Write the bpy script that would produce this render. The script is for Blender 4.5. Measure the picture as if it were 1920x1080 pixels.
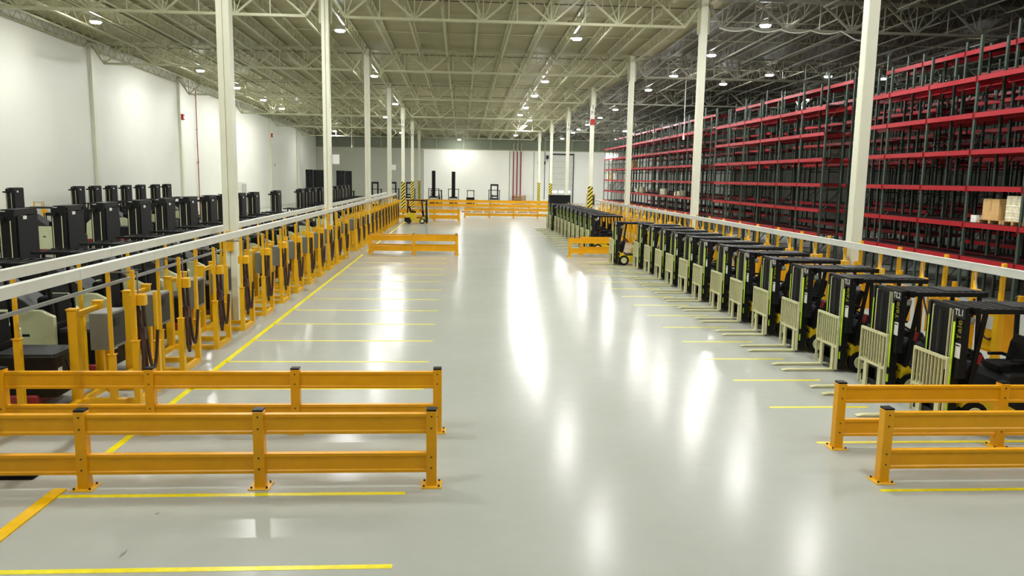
import bpy, bmesh, math, random
from mathutils import Vector, Matrix
random.seed(7)
for o in list(bpy.data.objects): bpy.data.objects.remove(o)
scene = bpy.context.scene
C = scene.collection.objects

# ------------------------------------------------------------------ camera
FPX, HCAM, YAW, PITCH, ROLL = 1451.0, 4.137, .0658, .1414, .0167
fw = Vector((math.sin(YAW)*math.cos(PITCH), math.cos(YAW)*math.cos(PITCH), -math.sin(PITCH)))
r0 = fw.cross(Vector((0, 0, 1))).normalized(); u0 = r0.cross(fw)
rr = math.cos(ROLL)*r0 + math.sin(ROLL)*u0
uu = -math.sin(ROLL)*r0 + math.cos(ROLL)*u0
cam = bpy.data.cameras.new('camera'); camo = bpy.data.objects.new('camera', cam); C.link(camo)
cam.sensor_width = 36; cam.lens = FPX/1920*36; cam.clip_end = 400; cam.clip_start = .1
M = Matrix((rr, uu, -fw)).transposed().to_4x4(); M.translation = Vector((0, 0, HCAM))
camo.matrix_world = M
scene.camera = camo
# ------------------------------------------------------------------ world, exposure
w = bpy.data.worlds.new('world'); scene.world = w; w.use_nodes = True
w.node_tree.nodes['Background'].inputs[0].default_value = (.8, .85, .75, 1)
w.node_tree.nodes['Background'].inputs[1].default_value = .05
scene.view_settings.view_transform = 'Standard'; scene.view_settings.look = 'None'
scene.view_settings.gamma = 1; scene.view_settings.use_curve_mapping = False
scene.view_settings.exposure = 0.76
LAMP = 450.0
LAMPCOL = (1.0, 1.0, .975)
scene.cycles.max_bounces = 6; scene.cycles.diffuse_bounces = 4; scene.cycles.glossy_bounces = 3

# ------------------------------------------------------------------ helpers
def lin(c): return tuple((x/12.92 if x <= .04045 else ((x+.055)/1.055)**2.4) for x in (v/255 for v in c))
def mat(name, rgb, rough=.6, metal=0, var=.06, scale=3.0, bump=0, spec=.5, coat=0):
    m = bpy.data.materials.new(name); m.use_nodes = True; nt = m.node_tree; b = nt.nodes['Principled BSDF']
    c = lin(rgb); b.inputs['Roughness'].default_value = rough; b.inputs['Metallic'].default_value = metal
    b.inputs['Specular IOR Level'].default_value = spec; b.inputs['Coat Weight'].default_value = coat
    tc = nt.nodes.new('ShaderNodeTexCoord'); n = nt.nodes.new('ShaderNodeTexNoise')
    n.inputs['Scale'].default_value = scale; n.inputs['Detail'].default_value = 3
    nt.links.new(tc.outputs['Object'], n.inputs['Vector'])
    r = nt.nodes.new('ShaderNodeValToRGB')
    r.color_ramp.elements[0].position = .3; r.color_ramp.elements[1].position = .7
    r.color_ramp.elements[0].color = tuple(max(0, x*(1-var)) for x in c)+(1,)
    r.color_ramp.elements[1].color = tuple(min(1, x*(1+var)) for x in c)+(1,)
    nt.links.new(n.outputs['Fac'], r.inputs['Fac']); nt.links.new(r.outputs['Color'], b.inputs['Base Color'])
    if bump:
        bp = nt.nodes.new('ShaderNodeBump'); bp.inputs['Strength'].default_value = bump; bp.inputs['Distance'].default_value = .02
        nt.links.new(n.outputs['Fac'], bp.inputs['Height']); nt.links.new(bp.outputs['Normal'], b.inputs['Normal'])
    return m
def emit(name, rgb, s):
    m = bpy.data.materials.new(name); m.use_nodes = True; nt = m.node_tree; nt.nodes.clear()
    e = nt.nodes.new('ShaderNodeEmission'); e.inputs[0].default_value = tuple(rgb)+(1,); e.inputs[1].default_value = s
    o = nt.nodes.new('ShaderNodeOutputMaterial'); nt.links.new(e.outputs[0], o.inputs[0]); return m

M_ = {}
M_['orange'] = mat('orange_powder_coat', (232, 166, 8), .38, var=.05, spec=.35)
M_['yellow'] = mat('yellow_paint', (232, 178, 16), .4, var=.06)
M_['line'] = mat('yellow_floor_paint', (240, 226, 20), .35, var=.1, scale=9)
M_['curb'] = mat('amber_floor_paint', (240, 190, 10), .4, var=.06, scale=9)
M_['black'] = mat('black_metal', (11, 12, 13), .5, var=.2, spec=.3)
M_['rubber'] = mat('black_rubber', (9, 9, 10), .8, var=.2, spec=.25)
M_['plastic'] = mat('black_moulding', (15, 17, 20), .6, var=.2, spec=.3)
M_['hood'] = mat('dark_grey_moulding', (34, 36, 37), .55, var=.15)
M_['cream'] = mat('cream_fork_paint', (206, 204, 160), .5, var=.06, scale=8)
M_['lime'] = mat('lime_stripe_paint', (196, 240, 40), .5, var=.04)
M_['white'] = mat('white_label', (225, 225, 220), .6, var=.03)
M_['body'] = mat('truck_yellow_paint', (222, 190, 30), .38, var=.06)
M_['ivory'] = mat('ivory_truck_panel', (192, 196, 160), .45, var=.05)
M_['grey'] = mat('grey_cabinet', (118, 122, 116), .5, var=.08)
M_['duct'] = mat('pale_grey_cable_duct', (214, 216, 206), .4, var=.04)
M_['conduit'] = mat('galvanised_conduit', (140, 142, 138), .4, metal=.4, var=.08)
M_['column'] = mat('white_column_paint', (226, 226, 205), .4, var=.03, scale=1.5)
M_['wall'] = mat('white_wall_paint', (230, 231, 220), .5, var=.02, scale=.4)
M_['wallfar'] = mat('bright_white_wall_paint', (250, 250, 240), .6, var=.01, scale=.4)
M_['wallgrey'] = mat('grey_white_wall', (186, 188, 172), .6, var=.02, scale=.4)
M_['wallband'] = mat('grey_wall_band', (128, 134, 116), .7, var=.05, scale=.4)
M_['steel'] = mat('off_white_steel_paint', (176, 176, 144), .5, var=.05)
M_['steeldark'] = mat('darker_grey_steel', (128, 128, 112), .6, var=.05)  # darker tone for joists and trusses over the racks
M_['deckdark'] = mat('dark_deck_and_wall', (84, 80, 68), .7, var=.1, scale=.5)
M_['joint'] = mat('dark_joint_sealant', (60, 62, 56), .8)
M_['green'] = mat('green_rack_paint', (46, 62, 52), .45, var=.12)
M_['red'] = mat('red_beam_paint', (158, 10, 28), .4, var=.08, spec=.25)
M_['wire'] = mat('dark_wire', (44, 20, 22), .5, metal=.2, var=.2)
M_['card'] = mat('brown_cardboard', (196, 160, 104), .8, var=.08)
M_['wrap'] = mat('stretch_wrapped_load', (214, 208, 176), .3, var=.25, scale=7, bump=.6)
M_['wood'] = mat('pallet_wood', (176, 140, 92), .8, var=.15, scale=6)
M_['pipe'] = mat('red_sprinkler_pipe', (140, 40, 44), .45, var=.08)
M_['redbox'] = mat('red_alarm_box', (170, 26, 22), .45)
M_['hose'] = mat('brown_black_cable', (58, 34, 26), .5, var=.15)
M_['greywire'] = mat('grey_cable', (120, 122, 122), .5)
M_['lampbody'] = mat('lamp_housing', (190, 190, 182), .5)
M_['olive'] = mat('olive_gold_print', (150, 140, 30), .5)
M_['glow'] = emit('lamp_diffuser', LAMPCOL, LAMP)
M_['glowdim'] = emit('weakened_lamp_diffuser', LAMPCOL, LAMP*.3)
M_['glowhot'] = emit('far_lamp_diffuser', LAMPCOL, LAMP*.75)
M_['upglow'] = emit('lamp_top_vent_light', LAMPCOL, LAMP*.05)
M_['daylight'] = emit('lit_window', (1, .98, .92), 3.0)

# floor: glossy sealed concrete
m = bpy.data.materials.new('sealed_concrete'); m.use_nodes = True; nt = m.node_tree; b = nt.nodes['Principled BSDF']
tc = nt.nodes.new('ShaderNodeTexCoord')
n1 = nt.nodes.new('ShaderNodeTexNoise'); n1.inputs['Scale'].default_value = .35; n1.inputs['Detail'].default_value = 5
n2 = nt.nodes.new('ShaderNodeTexNoise'); n2.inputs['Scale'].default_value = 4; n2.inputs['Detail'].default_value = 4
nt.links.new(tc.outputs['Object'], n1.inputs['Vector']); nt.links.new(tc.outputs['Object'], n2.inputs['Vector'])
mx = nt.nodes.new('ShaderNodeMix'); mx.data_type = 'FLOAT'; mx.inputs[0].default_value = .25
nt.links.new(n1.outputs['Fac'], mx.inputs[2]); nt.links.new(n2.outputs['Fac'], mx.inputs[3])
cr = nt.nodes.new('ShaderNodeValToRGB'); cr.color_ramp.elements[0].position = .3; cr.color_ramp.elements[1].position = .7
cr.color_ramp.elements[0].color = lin((168, 171, 161))+(1,); cr.color_ramp.elements[1].color = lin((176, 179, 170))+(1,)
nt.links.new(mx.outputs[0], cr.inputs[0]); nt.links.new(cr.outputs[0], b.inputs['Base Color'])
mr = nt.nodes.new('ShaderNodeMapRange'); mr.inputs['To Min'].default_value = .18; mr.inputs['To Max'].default_value = .23
nt.links.new(n2.outputs['Fac'], mr.inputs['Value']); nt.links.new(mr.outputs[0], b.inputs['Roughness'])
b.inputs['IOR'].default_value = 1.165
bpn = nt.nodes.new('ShaderNodeBump'); bpn.inputs['Strength'].default_value = .12; bpn.inputs['Distance'].default_value = .01
nt.nodes.remove(bpn)
M_['floor'] = m
# roof deck: ribbed
m = bpy.data.materials.new('ribbed_roof_deck'); m.use_nodes = True; nt = m.node_tree; b = nt.nodes['Principled BSDF']
tc = nt.nodes.new('ShaderNodeTexCoord'); wv = nt.nodes.new('ShaderNodeTexWave'); wv.bands_direction = 'Y'; wv.inputs['Scale'].default_value = 2.0
nt.links.new(tc.outputs['Object'], wv.inputs['Vector'])
ns = nt.nodes.new('ShaderNodeTexNoise'); ns.inputs['Scale'].default_value = .5; nt.links.new(tc.outputs['Object'], ns.inputs['Vector'])
cr = nt.nodes.new('ShaderNodeValToRGB'); cr.color_ramp.elements[0].position = .3; cr.color_ramp.elements[1].position = .7
cr.color_ramp.elements[0].color = lin((148, 143, 106))+(1,); cr.color_ramp.elements[1].color = lin((162, 156, 118))+(1,)
nt.links.new(ns.outputs['Fac'], cr.inputs[0]); nt.links.new(cr.outputs[0], b.inputs['Base Color'])
bpn = nt.nodes.new('ShaderNodeBump'); bpn.inputs['Strength'].default_value = .5; bpn.inputs['Distance'].default_value = .03
nt.links.new(wv.outputs['Fac'], bpn.inputs['Height']); nt.links.new(bpn.outputs['Normal'], b.inputs['Normal'])
b.inputs['Roughness'].default_value = .6
M_['deck'] = m
# hazard stripes
m = bpy.data.materials.new('hazard_stripes'); m.use_nodes = True; nt = m.node_tree; b = nt.nodes['Principled BSDF']
tc = nt.nodes.new('ShaderNodeTexCoord'); sx = nt.nodes.new('ShaderNodeSeparateXYZ'); nt.links.new(tc.outputs['Object'], sx.inputs[0])
a1 = nt.nodes.new('ShaderNodeMath'); a1.operation = 'SUBTRACT'; nt.links.new(sx.outputs['Z'], a1.inputs[0]); nt.links.new(sx.outputs['X'], a1.inputs[1])
a2 = nt.nodes.new('ShaderNodeMath'); a2.operation = 'MULTIPLY'; a2.inputs[1].default_value = 2.9; nt.links.new(a1.outputs[0], a2.inputs[0])
a3 = nt.nodes.new('ShaderNodeMath'); a3.operation = 'FRACT'; nt.links.new(a2.outputs[0], a3.inputs[0])
a4 = nt.nodes.new('ShaderNodeMath'); a4.operation = 'GREATER_THAN'; a4.inputs[1].default_value = .5; nt.links.new(a3.outputs[0], a4.inputs[0])
mc = nt.nodes.new('ShaderNodeMix'); mc.data_type = 'RGBA'; mc.inputs[6].default_value = lin((20, 20, 18))+(1,); mc.inputs[7].default_value = lin((232, 214, 60))+(1,)
nt.links.new(a4.outputs[0], mc.inputs[0]); nt.links.new(mc.outputs[2], b.inputs['Base Color']); b.inputs['Roughness'].default_value = .45
M_['hazard'] = m

class MB:
    """collects simple solids; build() links them as one mesh object"""
    def __init__(s): s.v = []; s.f = []; s.m = []; s.mi = 0
    def mt(s, i): s.mi = i; return s
    def _add(s, vs, fs):
        k = len(s.v); s.v += [tuple(v) for v in vs]; s.f += [tuple(i+k for i in f) for f in fs]; s.m += [s.mi]*len(fs)
    def box(s, x0, x1, y0, y1, z0, z1, tx=1.0, ty=1.0):
        cx, cy = (x0+x1)/2, (y0+y1)/2; hx, hy = (x1-x0)/2, (y1-y0)/2
        vs = [(cx+a*hx, cy+b_*hy, z0) for a, b_ in ((-1, -1), (1, -1), (1, 1), (-1, 1))] + \
             [(cx+a*hx*tx, cy+b_*hy*ty, z1) for a, b_ in ((-1, -1), (1, -1), (1, 1), (-1, 1))]
        s._add(vs, [(3, 2, 1, 0), (4, 5, 6, 7), (0, 1, 5, 4), (1, 2, 6, 5), (2, 3, 7, 6), (3, 0, 4, 7)]); return s
    def bbox(s, x0, x1, y0, y1, z0, z1, r):
        """box bevelled on its vertical edges and top"""
        pts = []
        for (cx, cy, a0) in ((x1-r, y1-r, 0), (x0+r, y1-r, 90), (x0+r, y0+r, 180), (x1-r, y0+r, 270)):
            for k in range(3):
                a = math.radians(a0+45*k); pts.append((cx+r*math.cos(a), cy+r*math.sin(a)))
        n = len(pts); cx, cy = (x0+x1)/2, (y0+y1)/2; hx = (x1-x0)/2; hy = (y1-y0)/2
        top = [(cx+(p[0]-cx)*(1-r*.7/hx), cy+(p[1]-cy)*(1-r*.7/hy)) for p in pts]
        vs = [(p[0], p[1], z0) for p in pts]+[(p[0], p[1], z1-r*.7) for p in pts]+[(p[0], p[1], z1) for p in top]
        fs = [tuple(range(n-1, -1, -1)), tuple(range(2*n, 3*n))]
        for L in range(2):
            for i in range(n): j = (i+1) % n; fs.append((L*n+i, L*n+j, (L+1)*n+j, (L+1)*n+i))
        s._add(vs, fs); return s
    def bar(s, a, b_, w_, h=None):
        h = h or w_; a = Vector(a); b_ = Vector(b_); d = (b_-a).normalized()
        up = Vector((0, 0, 1)) if abs(d.z) < .95 else Vector((0, 1, 0))
        x = d.cross(up).normalized()*w_/2; y = x.cross(d).normalized()*h/2
        vs = [a-x-y, a+x-y, a+x+y, a-x+y, b_-x-y, b_+x-y, b_+x+y, b_-x+y]
        s._add(vs, [(0, 1, 2, 3), (7, 6, 5, 4), (0, 4, 5, 1), (1, 5, 6, 2), (2, 6, 7, 3), (3, 7, 4, 0)]); return s
    def cyl(s, a, b_, r, n=12, r2=None):
        r2 = r if r2 is None else r2; a = Vector(a); b_ = Vector(b_); d = (b_-a).normalized()
        up = Vector((0, 0, 1)) if abs(d.z) < .95 else Vector((0, 1, 0))
        x = d.cross(up).normalized(); y = x.cross(d)
        vs = []
        for p, R in ((a, r), (b_, r2)):
            for i in range(n): t = 2*math.pi*i/n; vs.append(p+x*math.cos(t)*R+y*math.sin(t)*R)
        fs = [tuple(range(n)), tuple(range(2*n-1, n-1, -1))]+[(i, i+n, (i+1) % n+n, (i+1) % n) for i in range(n)]
        s._add(vs, fs); return s
    def tube(s, pts, r, n=6):
        pts = [Vector(p) for p in pts]; k = len(s.v); rings = []
        for i, p in enumerate(pts):
            d = (pts[min(i+1, len(pts)-1)]-pts[max(i-1, 0)]).normalized()
            up = Vector((0, 1, 0)) if abs(d.y) < .9 else Vector((1, 0, 0))
            x = d.cross(up).normalized(); y = x.cross(d)
            rings.append([p+x*math.cos(2*math.pi*j/n)*r+y*math.sin(2*math.pi*j/n)*r for j in range(n)])
        vs = [v for rg in rings for v in rg]; fs = []
        for i in range(len(pts)-1):
            for j in range(n): fs.append((i*n+j, i*n+(j+1) % n, (i+1)*n+(j+1) % n, (i+1)*n+j))
        fs += [tuple(range(n-1, -1, -1)), tuple(range((len(pts)-1)*n, len(pts)*n))]
        s._add(vs, fs); return s
    def prism(s, poly, y0, y1, axis='y'):
        """poly of (x,z) extruded along y (or (y,z) along x)"""
        n = len(poly)
        if axis == 'y': vs = [(p[0], y0, p[1]) for p in poly]+[(p[0], y1, p[1]) for p in poly]
        else: vs = [(y0, p[0], p[1]) for p in poly]+[(y1, p[0], p[1]) for p in poly]
        fs = [tuple(range(n)), tuple(range(2*n-1, n-1, -1))]+[(i, i+n, (i+1) % n+n, (i+1) % n) for i in range(n)]
        s._add(vs, fs); return s
    def build(s, name, mats, parent=None, loc=(0, 0, 0), bevel=0):
        me = bpy.data.meshes.new(name); me.from_pydata(s.v, [], s.f)
        ms = mats if isinstance(mats, (list, tuple)) else [mats]
        for q in ms: me.materials.append(M_[q])
        if len(ms) > 1: me.polygons.foreach_set('material_index', s.m)
        bm = bmesh.new(); bm.from_mesh(me); bmesh.ops.recalc_face_normals(bm, faces=bm.faces)
        bm.to_mesh(me); bm.free(); me.update()
        o = bpy.data.objects.new(name, me); C.link(o); o.location = loc
        if parent: o.parent = parent
        if bevel:
            q = o.modifiers.new('bevel', 'BEVEL'); q.width = bevel; q.segments = 2; q.limit_method = 'ANGLE'
        return o
def tag(o, label=None, cat=None, group=None, kind=None):
    if label: o['label'] = label
    if cat: o['category'] = cat
    if group: o['group'] = group
    if kind: o['kind'] = kind
    return o
def thing(name, label, cat, loc=(0, 0, 0), rz=0, group=None):
    o = bpy.data.objects.new(name, None); C.link(o); o.location = loc; o.rotation_euler = (0, 0, rz)
    o.empty_display_size = .2
    return tag(o, label, cat, group)
def kids(o): return CH.get(o.name, [])
def copy_tree(o, parent=None):
    c = o.copy(); C.link(c); c.parent = parent
    for ch in list(o.children): copy_tree(ch, c)
    return c
def place(proto, used, loc, rz=0, label=None, group=None):
    """the first call moves the prototype itself, later ones copy it and its parts"""
    o = proto if not used else copy_tree(proto)
    used.append(o); o.location = loc; o.rotation_euler = (0, 0, rz)
    if label: o['label'] = label
    if group: o['group'] = group
    return o
def text_mesh(cu):
    tmp = bpy.data.objects.new('tmp', cu); me = bpy.data.meshes.new_from_object(tmp); me.name = 'lettering'
    bpy.data.objects.remove(tmp); bpy.data.curves.remove(cu); return me
def text(body, size, parent, name='lettering', loc=(0, 0, 0), rot=(0, 0, 0), m='white', ext=.002):
    cu = bpy.data.curves.new(name, 'FONT'); cu.body = body; cu.size = size; cu.extrude = ext
    cu.align_x = 'CENTER'; cu.align_y = 'CENTER'; cu.materials.append(M_[m]); cu.resolution_u = 3
    o = bpy.data.objects.new(name, text_mesh(cu)); C.link(o); o.parent = parent; o.location = loc; o.rotation_euler = rot
    return o
ORD = 'first second third fourth fifth sixth seventh eighth ninth tenth eleventh twelfth thirteenth fourteenth fifteenth sixteenth seventeenth eighteenth nineteenth twentieth'.split()
ORD += ['twenty-'+x for x in ORD[:9]]+['thirtieth']+['thirty-'+x for x in ORD[:9]]+['fortieth']+['forty-'+x for x in ORD[:9]]
PI = math.pi

# ------------------------------------------------------------------ building grid
D = 15.84; Y0 = 22.03; XL, XR = -6.41, 11.49; W = 17.9
XW = XL-W; XE = XR+2*W; YN = -12.0; YF = 132.9
def deck(y): return 13.0-.02*(y-38)

# ------------------------------------------------------------------ structure
fl = MB().box(XW, XE, YN, YF, -.2, 0).build('floor', 'floor'); tag(fl, kind='structure')
def line(x0, x1, y0, y1, name='painted_line', m='line', h=.003): return MB().box(x0, x1, y0, y1, 0, h).build(name, m, fl)
# left stalls: cross lines between x=-5.2 and -0.72
for y in (5.7, 7.84, 9.78): line(-5.2, -.72, y-.045, y+.045)
for k in range(12): line(-5.2, -.72, 14.87+2.24*k-.04, 14.87+2.24*k+.04)
for y0, y1 in ((10.9, 41.2), (43, 72)): line(-5.27, -5.15, y0, y1)
for k in range(8): line(-10.5, -8.2, 14.3+2.24*k-.04, 14.3+2.24*k+.04)
line(-8.25, -8.13, 11, 40)
for k in range(28): line(5.72, 7.6, 9.71+1.93*k-.04, 9.71+1.93*k+.04)
line(7.6, 10.4, 9.67, 9.75); line(7.6, 10.4, 11.6, 11.68)

# roof deck
v = [(XW, YN, deck(YN)), (XE, YN, deck(YN)), (XE, YF, deck(YF)), (XW, YF, deck(YF))]
q = MB(); q._add(v+[(a, b_, c+.15) for a, b_, c in v], [(0, 1, 2, 3), (7, 6, 5, 4), (0, 4, 5, 1), (1, 5, 6, 2), (2, 6, 7, 3), (3, 7, 4, 0)])
ceil = q.build('ceiling', 'deck'); tag(ceil, kind='structure')
MB().prism([(YN, deck(YN)-.01), (YF, deck(YF)-.01), (YF, deck(YF)+.05), (YN, deck(YN)+.05)], XR+1.9, XE, 'x').build('deck_panel', 'deckdark', ceil)['label'] = 'dark deck above the racks'  # darker deck sheet over the rack area
# joists (run down the hall), trusses (run across), bridging
def joist_mesh():
    q = MB(); L = D-.3; dz = -.02; z0 = -.08; z1 = -.74
    q.bar((0, 0, z0+0), (0, L, z0+L*dz), .11, .07); a, b_ = 1.0, L-1.0
    q.bar((0, a, z1+a*dz), (0, b_, z1+b_*dz), .11, .07)
    n = 12; st = (b_-a)/n
    for i in range(n):
        y = a+i*st; ym = y+st/2
        q.bar((0, y, z1+y*dz), (0, ym, z0+ym*dz), .024); q.bar((0, ym, z0+ym*dz), (0, y+st, z1+(y+st)*dz), .024)
    q.bar((0, .1, z0), (0, a, z1+a*dz), .04); q.bar((0, L-.1, z0+L*dz), (0, b_, z1+b_*dz), .04)
    return q
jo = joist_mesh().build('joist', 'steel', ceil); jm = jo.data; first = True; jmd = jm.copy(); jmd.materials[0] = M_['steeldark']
nj = 0
for n in range(0, 7):
    for i in range(0, 34):
        x = XW+1.79*i
        if i == 0: x += .2
        if nj >= 295: continue
        if first: o = jo; first = False
        else: o = bpy.data.objects.new('joist', jm); C.link(o); o.parent = ceil
        y = Y0+n*D+.15; o.location = (x, y, deck(y)); nj += 1
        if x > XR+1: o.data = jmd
def truss():
    q = MB(); z0 = -.25; z1 = -1.6
    q.bar((0, 0, z0), (W, 0, z0), .2, .14); q.bar((.9, 0, z1), (W-.9, 0, z1), .2, .12)
    n = 5; st = (W-1.8)/n
    for i in range(n):
        x = .9+i*st
        q.bar((x, 0, z1), (x+st/2, 0, z0), .09); q.bar((x+st/2, 0, z0), (x+st, 0, z1), .09)
        q.bar((x+st/2, 0, z0), (x+st/2, 0, z1), .05); q.bar((x, 0, z1), (x, 0, z0), .05)
        for s_ in (st*.25, st*.75): q.bar((x+s_, 0, (z0+z1)/2), (x+s_, 0, z0), .04)
        q.bar((x, 0, z1), (x+.55, 0, z0), .035); q.bar((x, 0, z1), (x-.55 if i else .2, 0, z0), .035)
    q.bar((W-.9, 0, z1), (W, 0, z0), .09); q.bar((.9, 0, z1), (0, 0, z0), .09)
    return q
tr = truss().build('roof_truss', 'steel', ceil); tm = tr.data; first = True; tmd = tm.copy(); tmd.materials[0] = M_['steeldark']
for n in range(0, 7):
    for i in range(4):
        y = Y0+n*D; x = XW+i*W
        if i == 0 and n == 99: continue
        if first: o = tr; first = False
        else: o = bpy.data.objects.new('roof_truss', tm); C.link(o); o.parent = ceil
        o.location = (x, y, deck(y))
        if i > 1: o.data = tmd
for n in range(0, 7):
    for f_ in (.33, .66):
        y = Y0+n*D+f_*D
        MB().bar((XW+.1, y, deck(y)-.12), (XE-16, y, deck(y)-.12), .04).build('bridging_bar', 'steel', ceil)
        if n: pass
for k in range(13):                      # dark seams where deck sheets lap
    y = 33+7.9*k
    MB().box(XW+.1, XE, y-.02, y+.02, deck(y)-.03, deck(y)).build('deck_seam', 'joint', ceil)

# walls: left tilt-up wall of panels with recessed joints and pilasters
wl = MB().box(XW-.4, XW-.14, YN, YF, 0, deck(YN)).build('wall_left', 'joint'); tag(wl, kind='structure')
ys = [YN]+[Y0+D*n-.18 for n in range(-2, 8) if Y0+D*n-.18 > YN and Y0+D*n < YF+3]+[YF]
pm = {}
for a, b_ in zip(ys[:-1], ys[1:]):
    if b_-a < 1: continue
    MB().prism([(a+.04, .0), (b_-.04, .0), (b_-.04, deck(b_)-.02), (a+.04, deck(a)-.02)], XW-.14, XW-.02, 'x').build('panel', 'wall', wl)
for n in range(-1, 7):
    y = Y0+D*n
    MB().box(XW-.13, XW+.16, y-.12, y+.28, 0, deck(y)-.35).build('pilaster', 'column', wl)
# far wall
wf = MB().box(XW-.4, XE+.3, YF, YF+.3, 0, 8.75).build('wall_far', 'wallfar'); tag(wf, kind='structure')
MB().box(XW, -6.7, YF-.06, YF, 0, 8.7).build('panel', 'wallgrey', wf)['label'] = 'greyer panel of the far wall'  # this stretch of the far wall has a greyer tone
MB().box(XW-.4, XE+.3, YF+.02, YF+.3, 8.75, deck(YF)+.1).build('upper_band', 'wallband', wf)  # darker grey-green band along the wall top
for i in range(14):
    x = XW+1.5+i*4.6
    MB().bar((x, YF-.05, 8.8), (x, YF-.05, deck(YF)-.1), .12, .1).build('girt_post', 'steel', wf)
MB().box(XW, XE, YF-.12, YF+.0, 8.68, 8.82).build('ledger', 'steel', wf)
for x in (-6.6, 8.0, 12.15): MB().box(x-.04, x+.04, YF-.02, YF+.01, .2, 8.6).build('panel_joint', 'joint', wf)
wr = MB().box(XE, XE+.3, YN, YF, 0, deck(YN)).build('wall_right', 'deckdark'); tag(wr, kind='structure')  # wall colour darkened to stand in for the shade behind the racks
wb = MB().box(XW-.4, XE+.3, YN-.3, YN, 0, deck(YN)+.2).build('wall_back', 'wall'); tag(wb, kind='structure')
# dock door in far wall
dr = MB().box(14.95, 18.85, YF-.06, YF-.02, 0, 8.1).build('door_1', 'duct'); tag(dr, kind='structure')
for x0, x1, z0, z1 in ((14.8, 14.95, 0, 8.3), (18.85, 19.0, 0, 8.3), (14.8, 19.0, 8.1, 8.35)):
    MB().box(x0, x1, YF-.14, YF-.02, z0, z1).build('frame', 'hood', dr)
for k in range(1, 8): MB().box(14.95, 18.85, YF-.09, YF-.05, k*1.0, k*1.0+.04).build('door_rib', 'steel', dr)
for k in range(3): MB().box(15.4+k*1.15, 16.2+k*1.15, YF-.1, YF-.055, 1.75, 2.05).build('pane', 'daylight', dr)
wd = MB().box(24.4, 26.5, YF-.1, YF-.02, 7.4, 8.45).build('window_1', 'daylight'); tag(wd, kind='structure')
MB().box(24.3, 26.6, YF-.13, YF-.04, 7.3, 7.4).build('sill', 'duct', wd)

# ------------------------------------------------------------------ columns
def column(x, n, side):
    y = Y0+D*n; top = deck(y)-.2
    where = 'wall-side' if side == 'L' else 'rack-side'
    t = thing('steel_column', f'tall white steel column, {ORD[n]} of the {where} row from the camera end', 'column', (x, y, 0), group='columns of the '+where+' row')
    q = MB()
    if side == 'L':
        q.box(-.17, -.015, -.17, .17, 0, top).box(.015, .17, -.17, .17, 0, top).box(-.02, .02, -.13, .13, 0, top)
    else:
        q.bbox(-.17, .17, -.17, .17, 0, top, .03)
    q.build('shaft', 'column', t)
    MB().box(-.28, .28, -.28, .28, 0, .03).build('base_plate', 'column', t)
    MB().box(-.24, .24, -.2, .2, top-.04, top).box(-.3, -.17, -.02, .02, top-1.7, top).box(.17, .3, -.02, .02, top-1.7, top).build('cap_bracket', 'steel', t)
    return t, top
cols = {}
for n in range(7):
    cols['L', n] = column(XL, n, 'L'); cols['R', n] = column(XR, n, 'R')
for key in (('L', 4), ('L', 5), ('L', 6), ('R', 3), ('R', 5), ('R', 6)):
    t = cols[key][0]; MB().box(-.2, .2, -.2, .2, .03, 3.5).build('hazard_sleeve', 'hazard', t)['label'] = 'black and yellow diagonally striped sleeve'
for key in (('L', 0), ('L', 1)):
    t = cols[key][0]; MB().box(-.09, .09, -.24, -.17, 2.0, 2.55).build('junction_box', 'yellow', t); 
for key in (('L', 1), ('L', 3)):
    t = cols[key][0]; MB().box(.18, .56, -.05, -.03, 4.65, 5.1).build('sign_plate', 'white', t)
for key, zz in ((('R', 3), 9.9), (('R', 4), 9.4), (('L', 4), 9.3), (('L', 5), 9.3)):
    t = cols[key][0]
    text('I', .5, t, loc=(0, -.18, zz+.55), rot=(PI/2, 0, 0), m='black'); text('71', .42, t, loc=(0, -.18, zz), rot=(PI/2, 0, 0), m='black')
t = cols['R', 3][0]; MB().box(-.2, .2, -.3, -.17, 8.9, 9.4).build('alarm_box', 'redbox', t)
MB().box(-.3, -.19, -.2, .0, 8.9, 9.2).build('strobe', 'white', t)

# ------------------------------------------------------------------ high-bay lamps
lampP = thing('highbay_lamp', '', 'lamp')
q = MB(); q.cyl((0, 0, .02), (0, 0, .1), .3, 16, .26).cyl((0, 0, .1), (0, 0, .2), .15, 12, .15)
for a_ in range(12):
    t0 = a_*PI/6; t1 = t0+PI/6; q.bar((.145*math.cos(t0), .145*math.sin(t0), .225), (.145*math.cos(t1), .145*math.sin(t1), .225), .015, .06)
q.build('housing', 'lampbody', lampP)
MB().cyl((0, 0, -.045), (0, 0, .02), .23, 16, .26).build('diffuser', 'glow', lampP)
MB().cyl((0, 0, .2), (0, 0, .205), .12, 12).build('top_vent', 'upglow', lampP)
MB().bar((-.1, 0, .2), (-.35, 0, .9), .015).bar((.1, 0, .2), (.35, 0, .9), .015).build('hanger_cable', 'greywire', lampP)
MB().box(-.55, .55, -.04, .04, .88, .94).box(-.5, -.46, -.1, .1, .92, .965).build('mounting_strut', 'steel', lampP)
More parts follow.
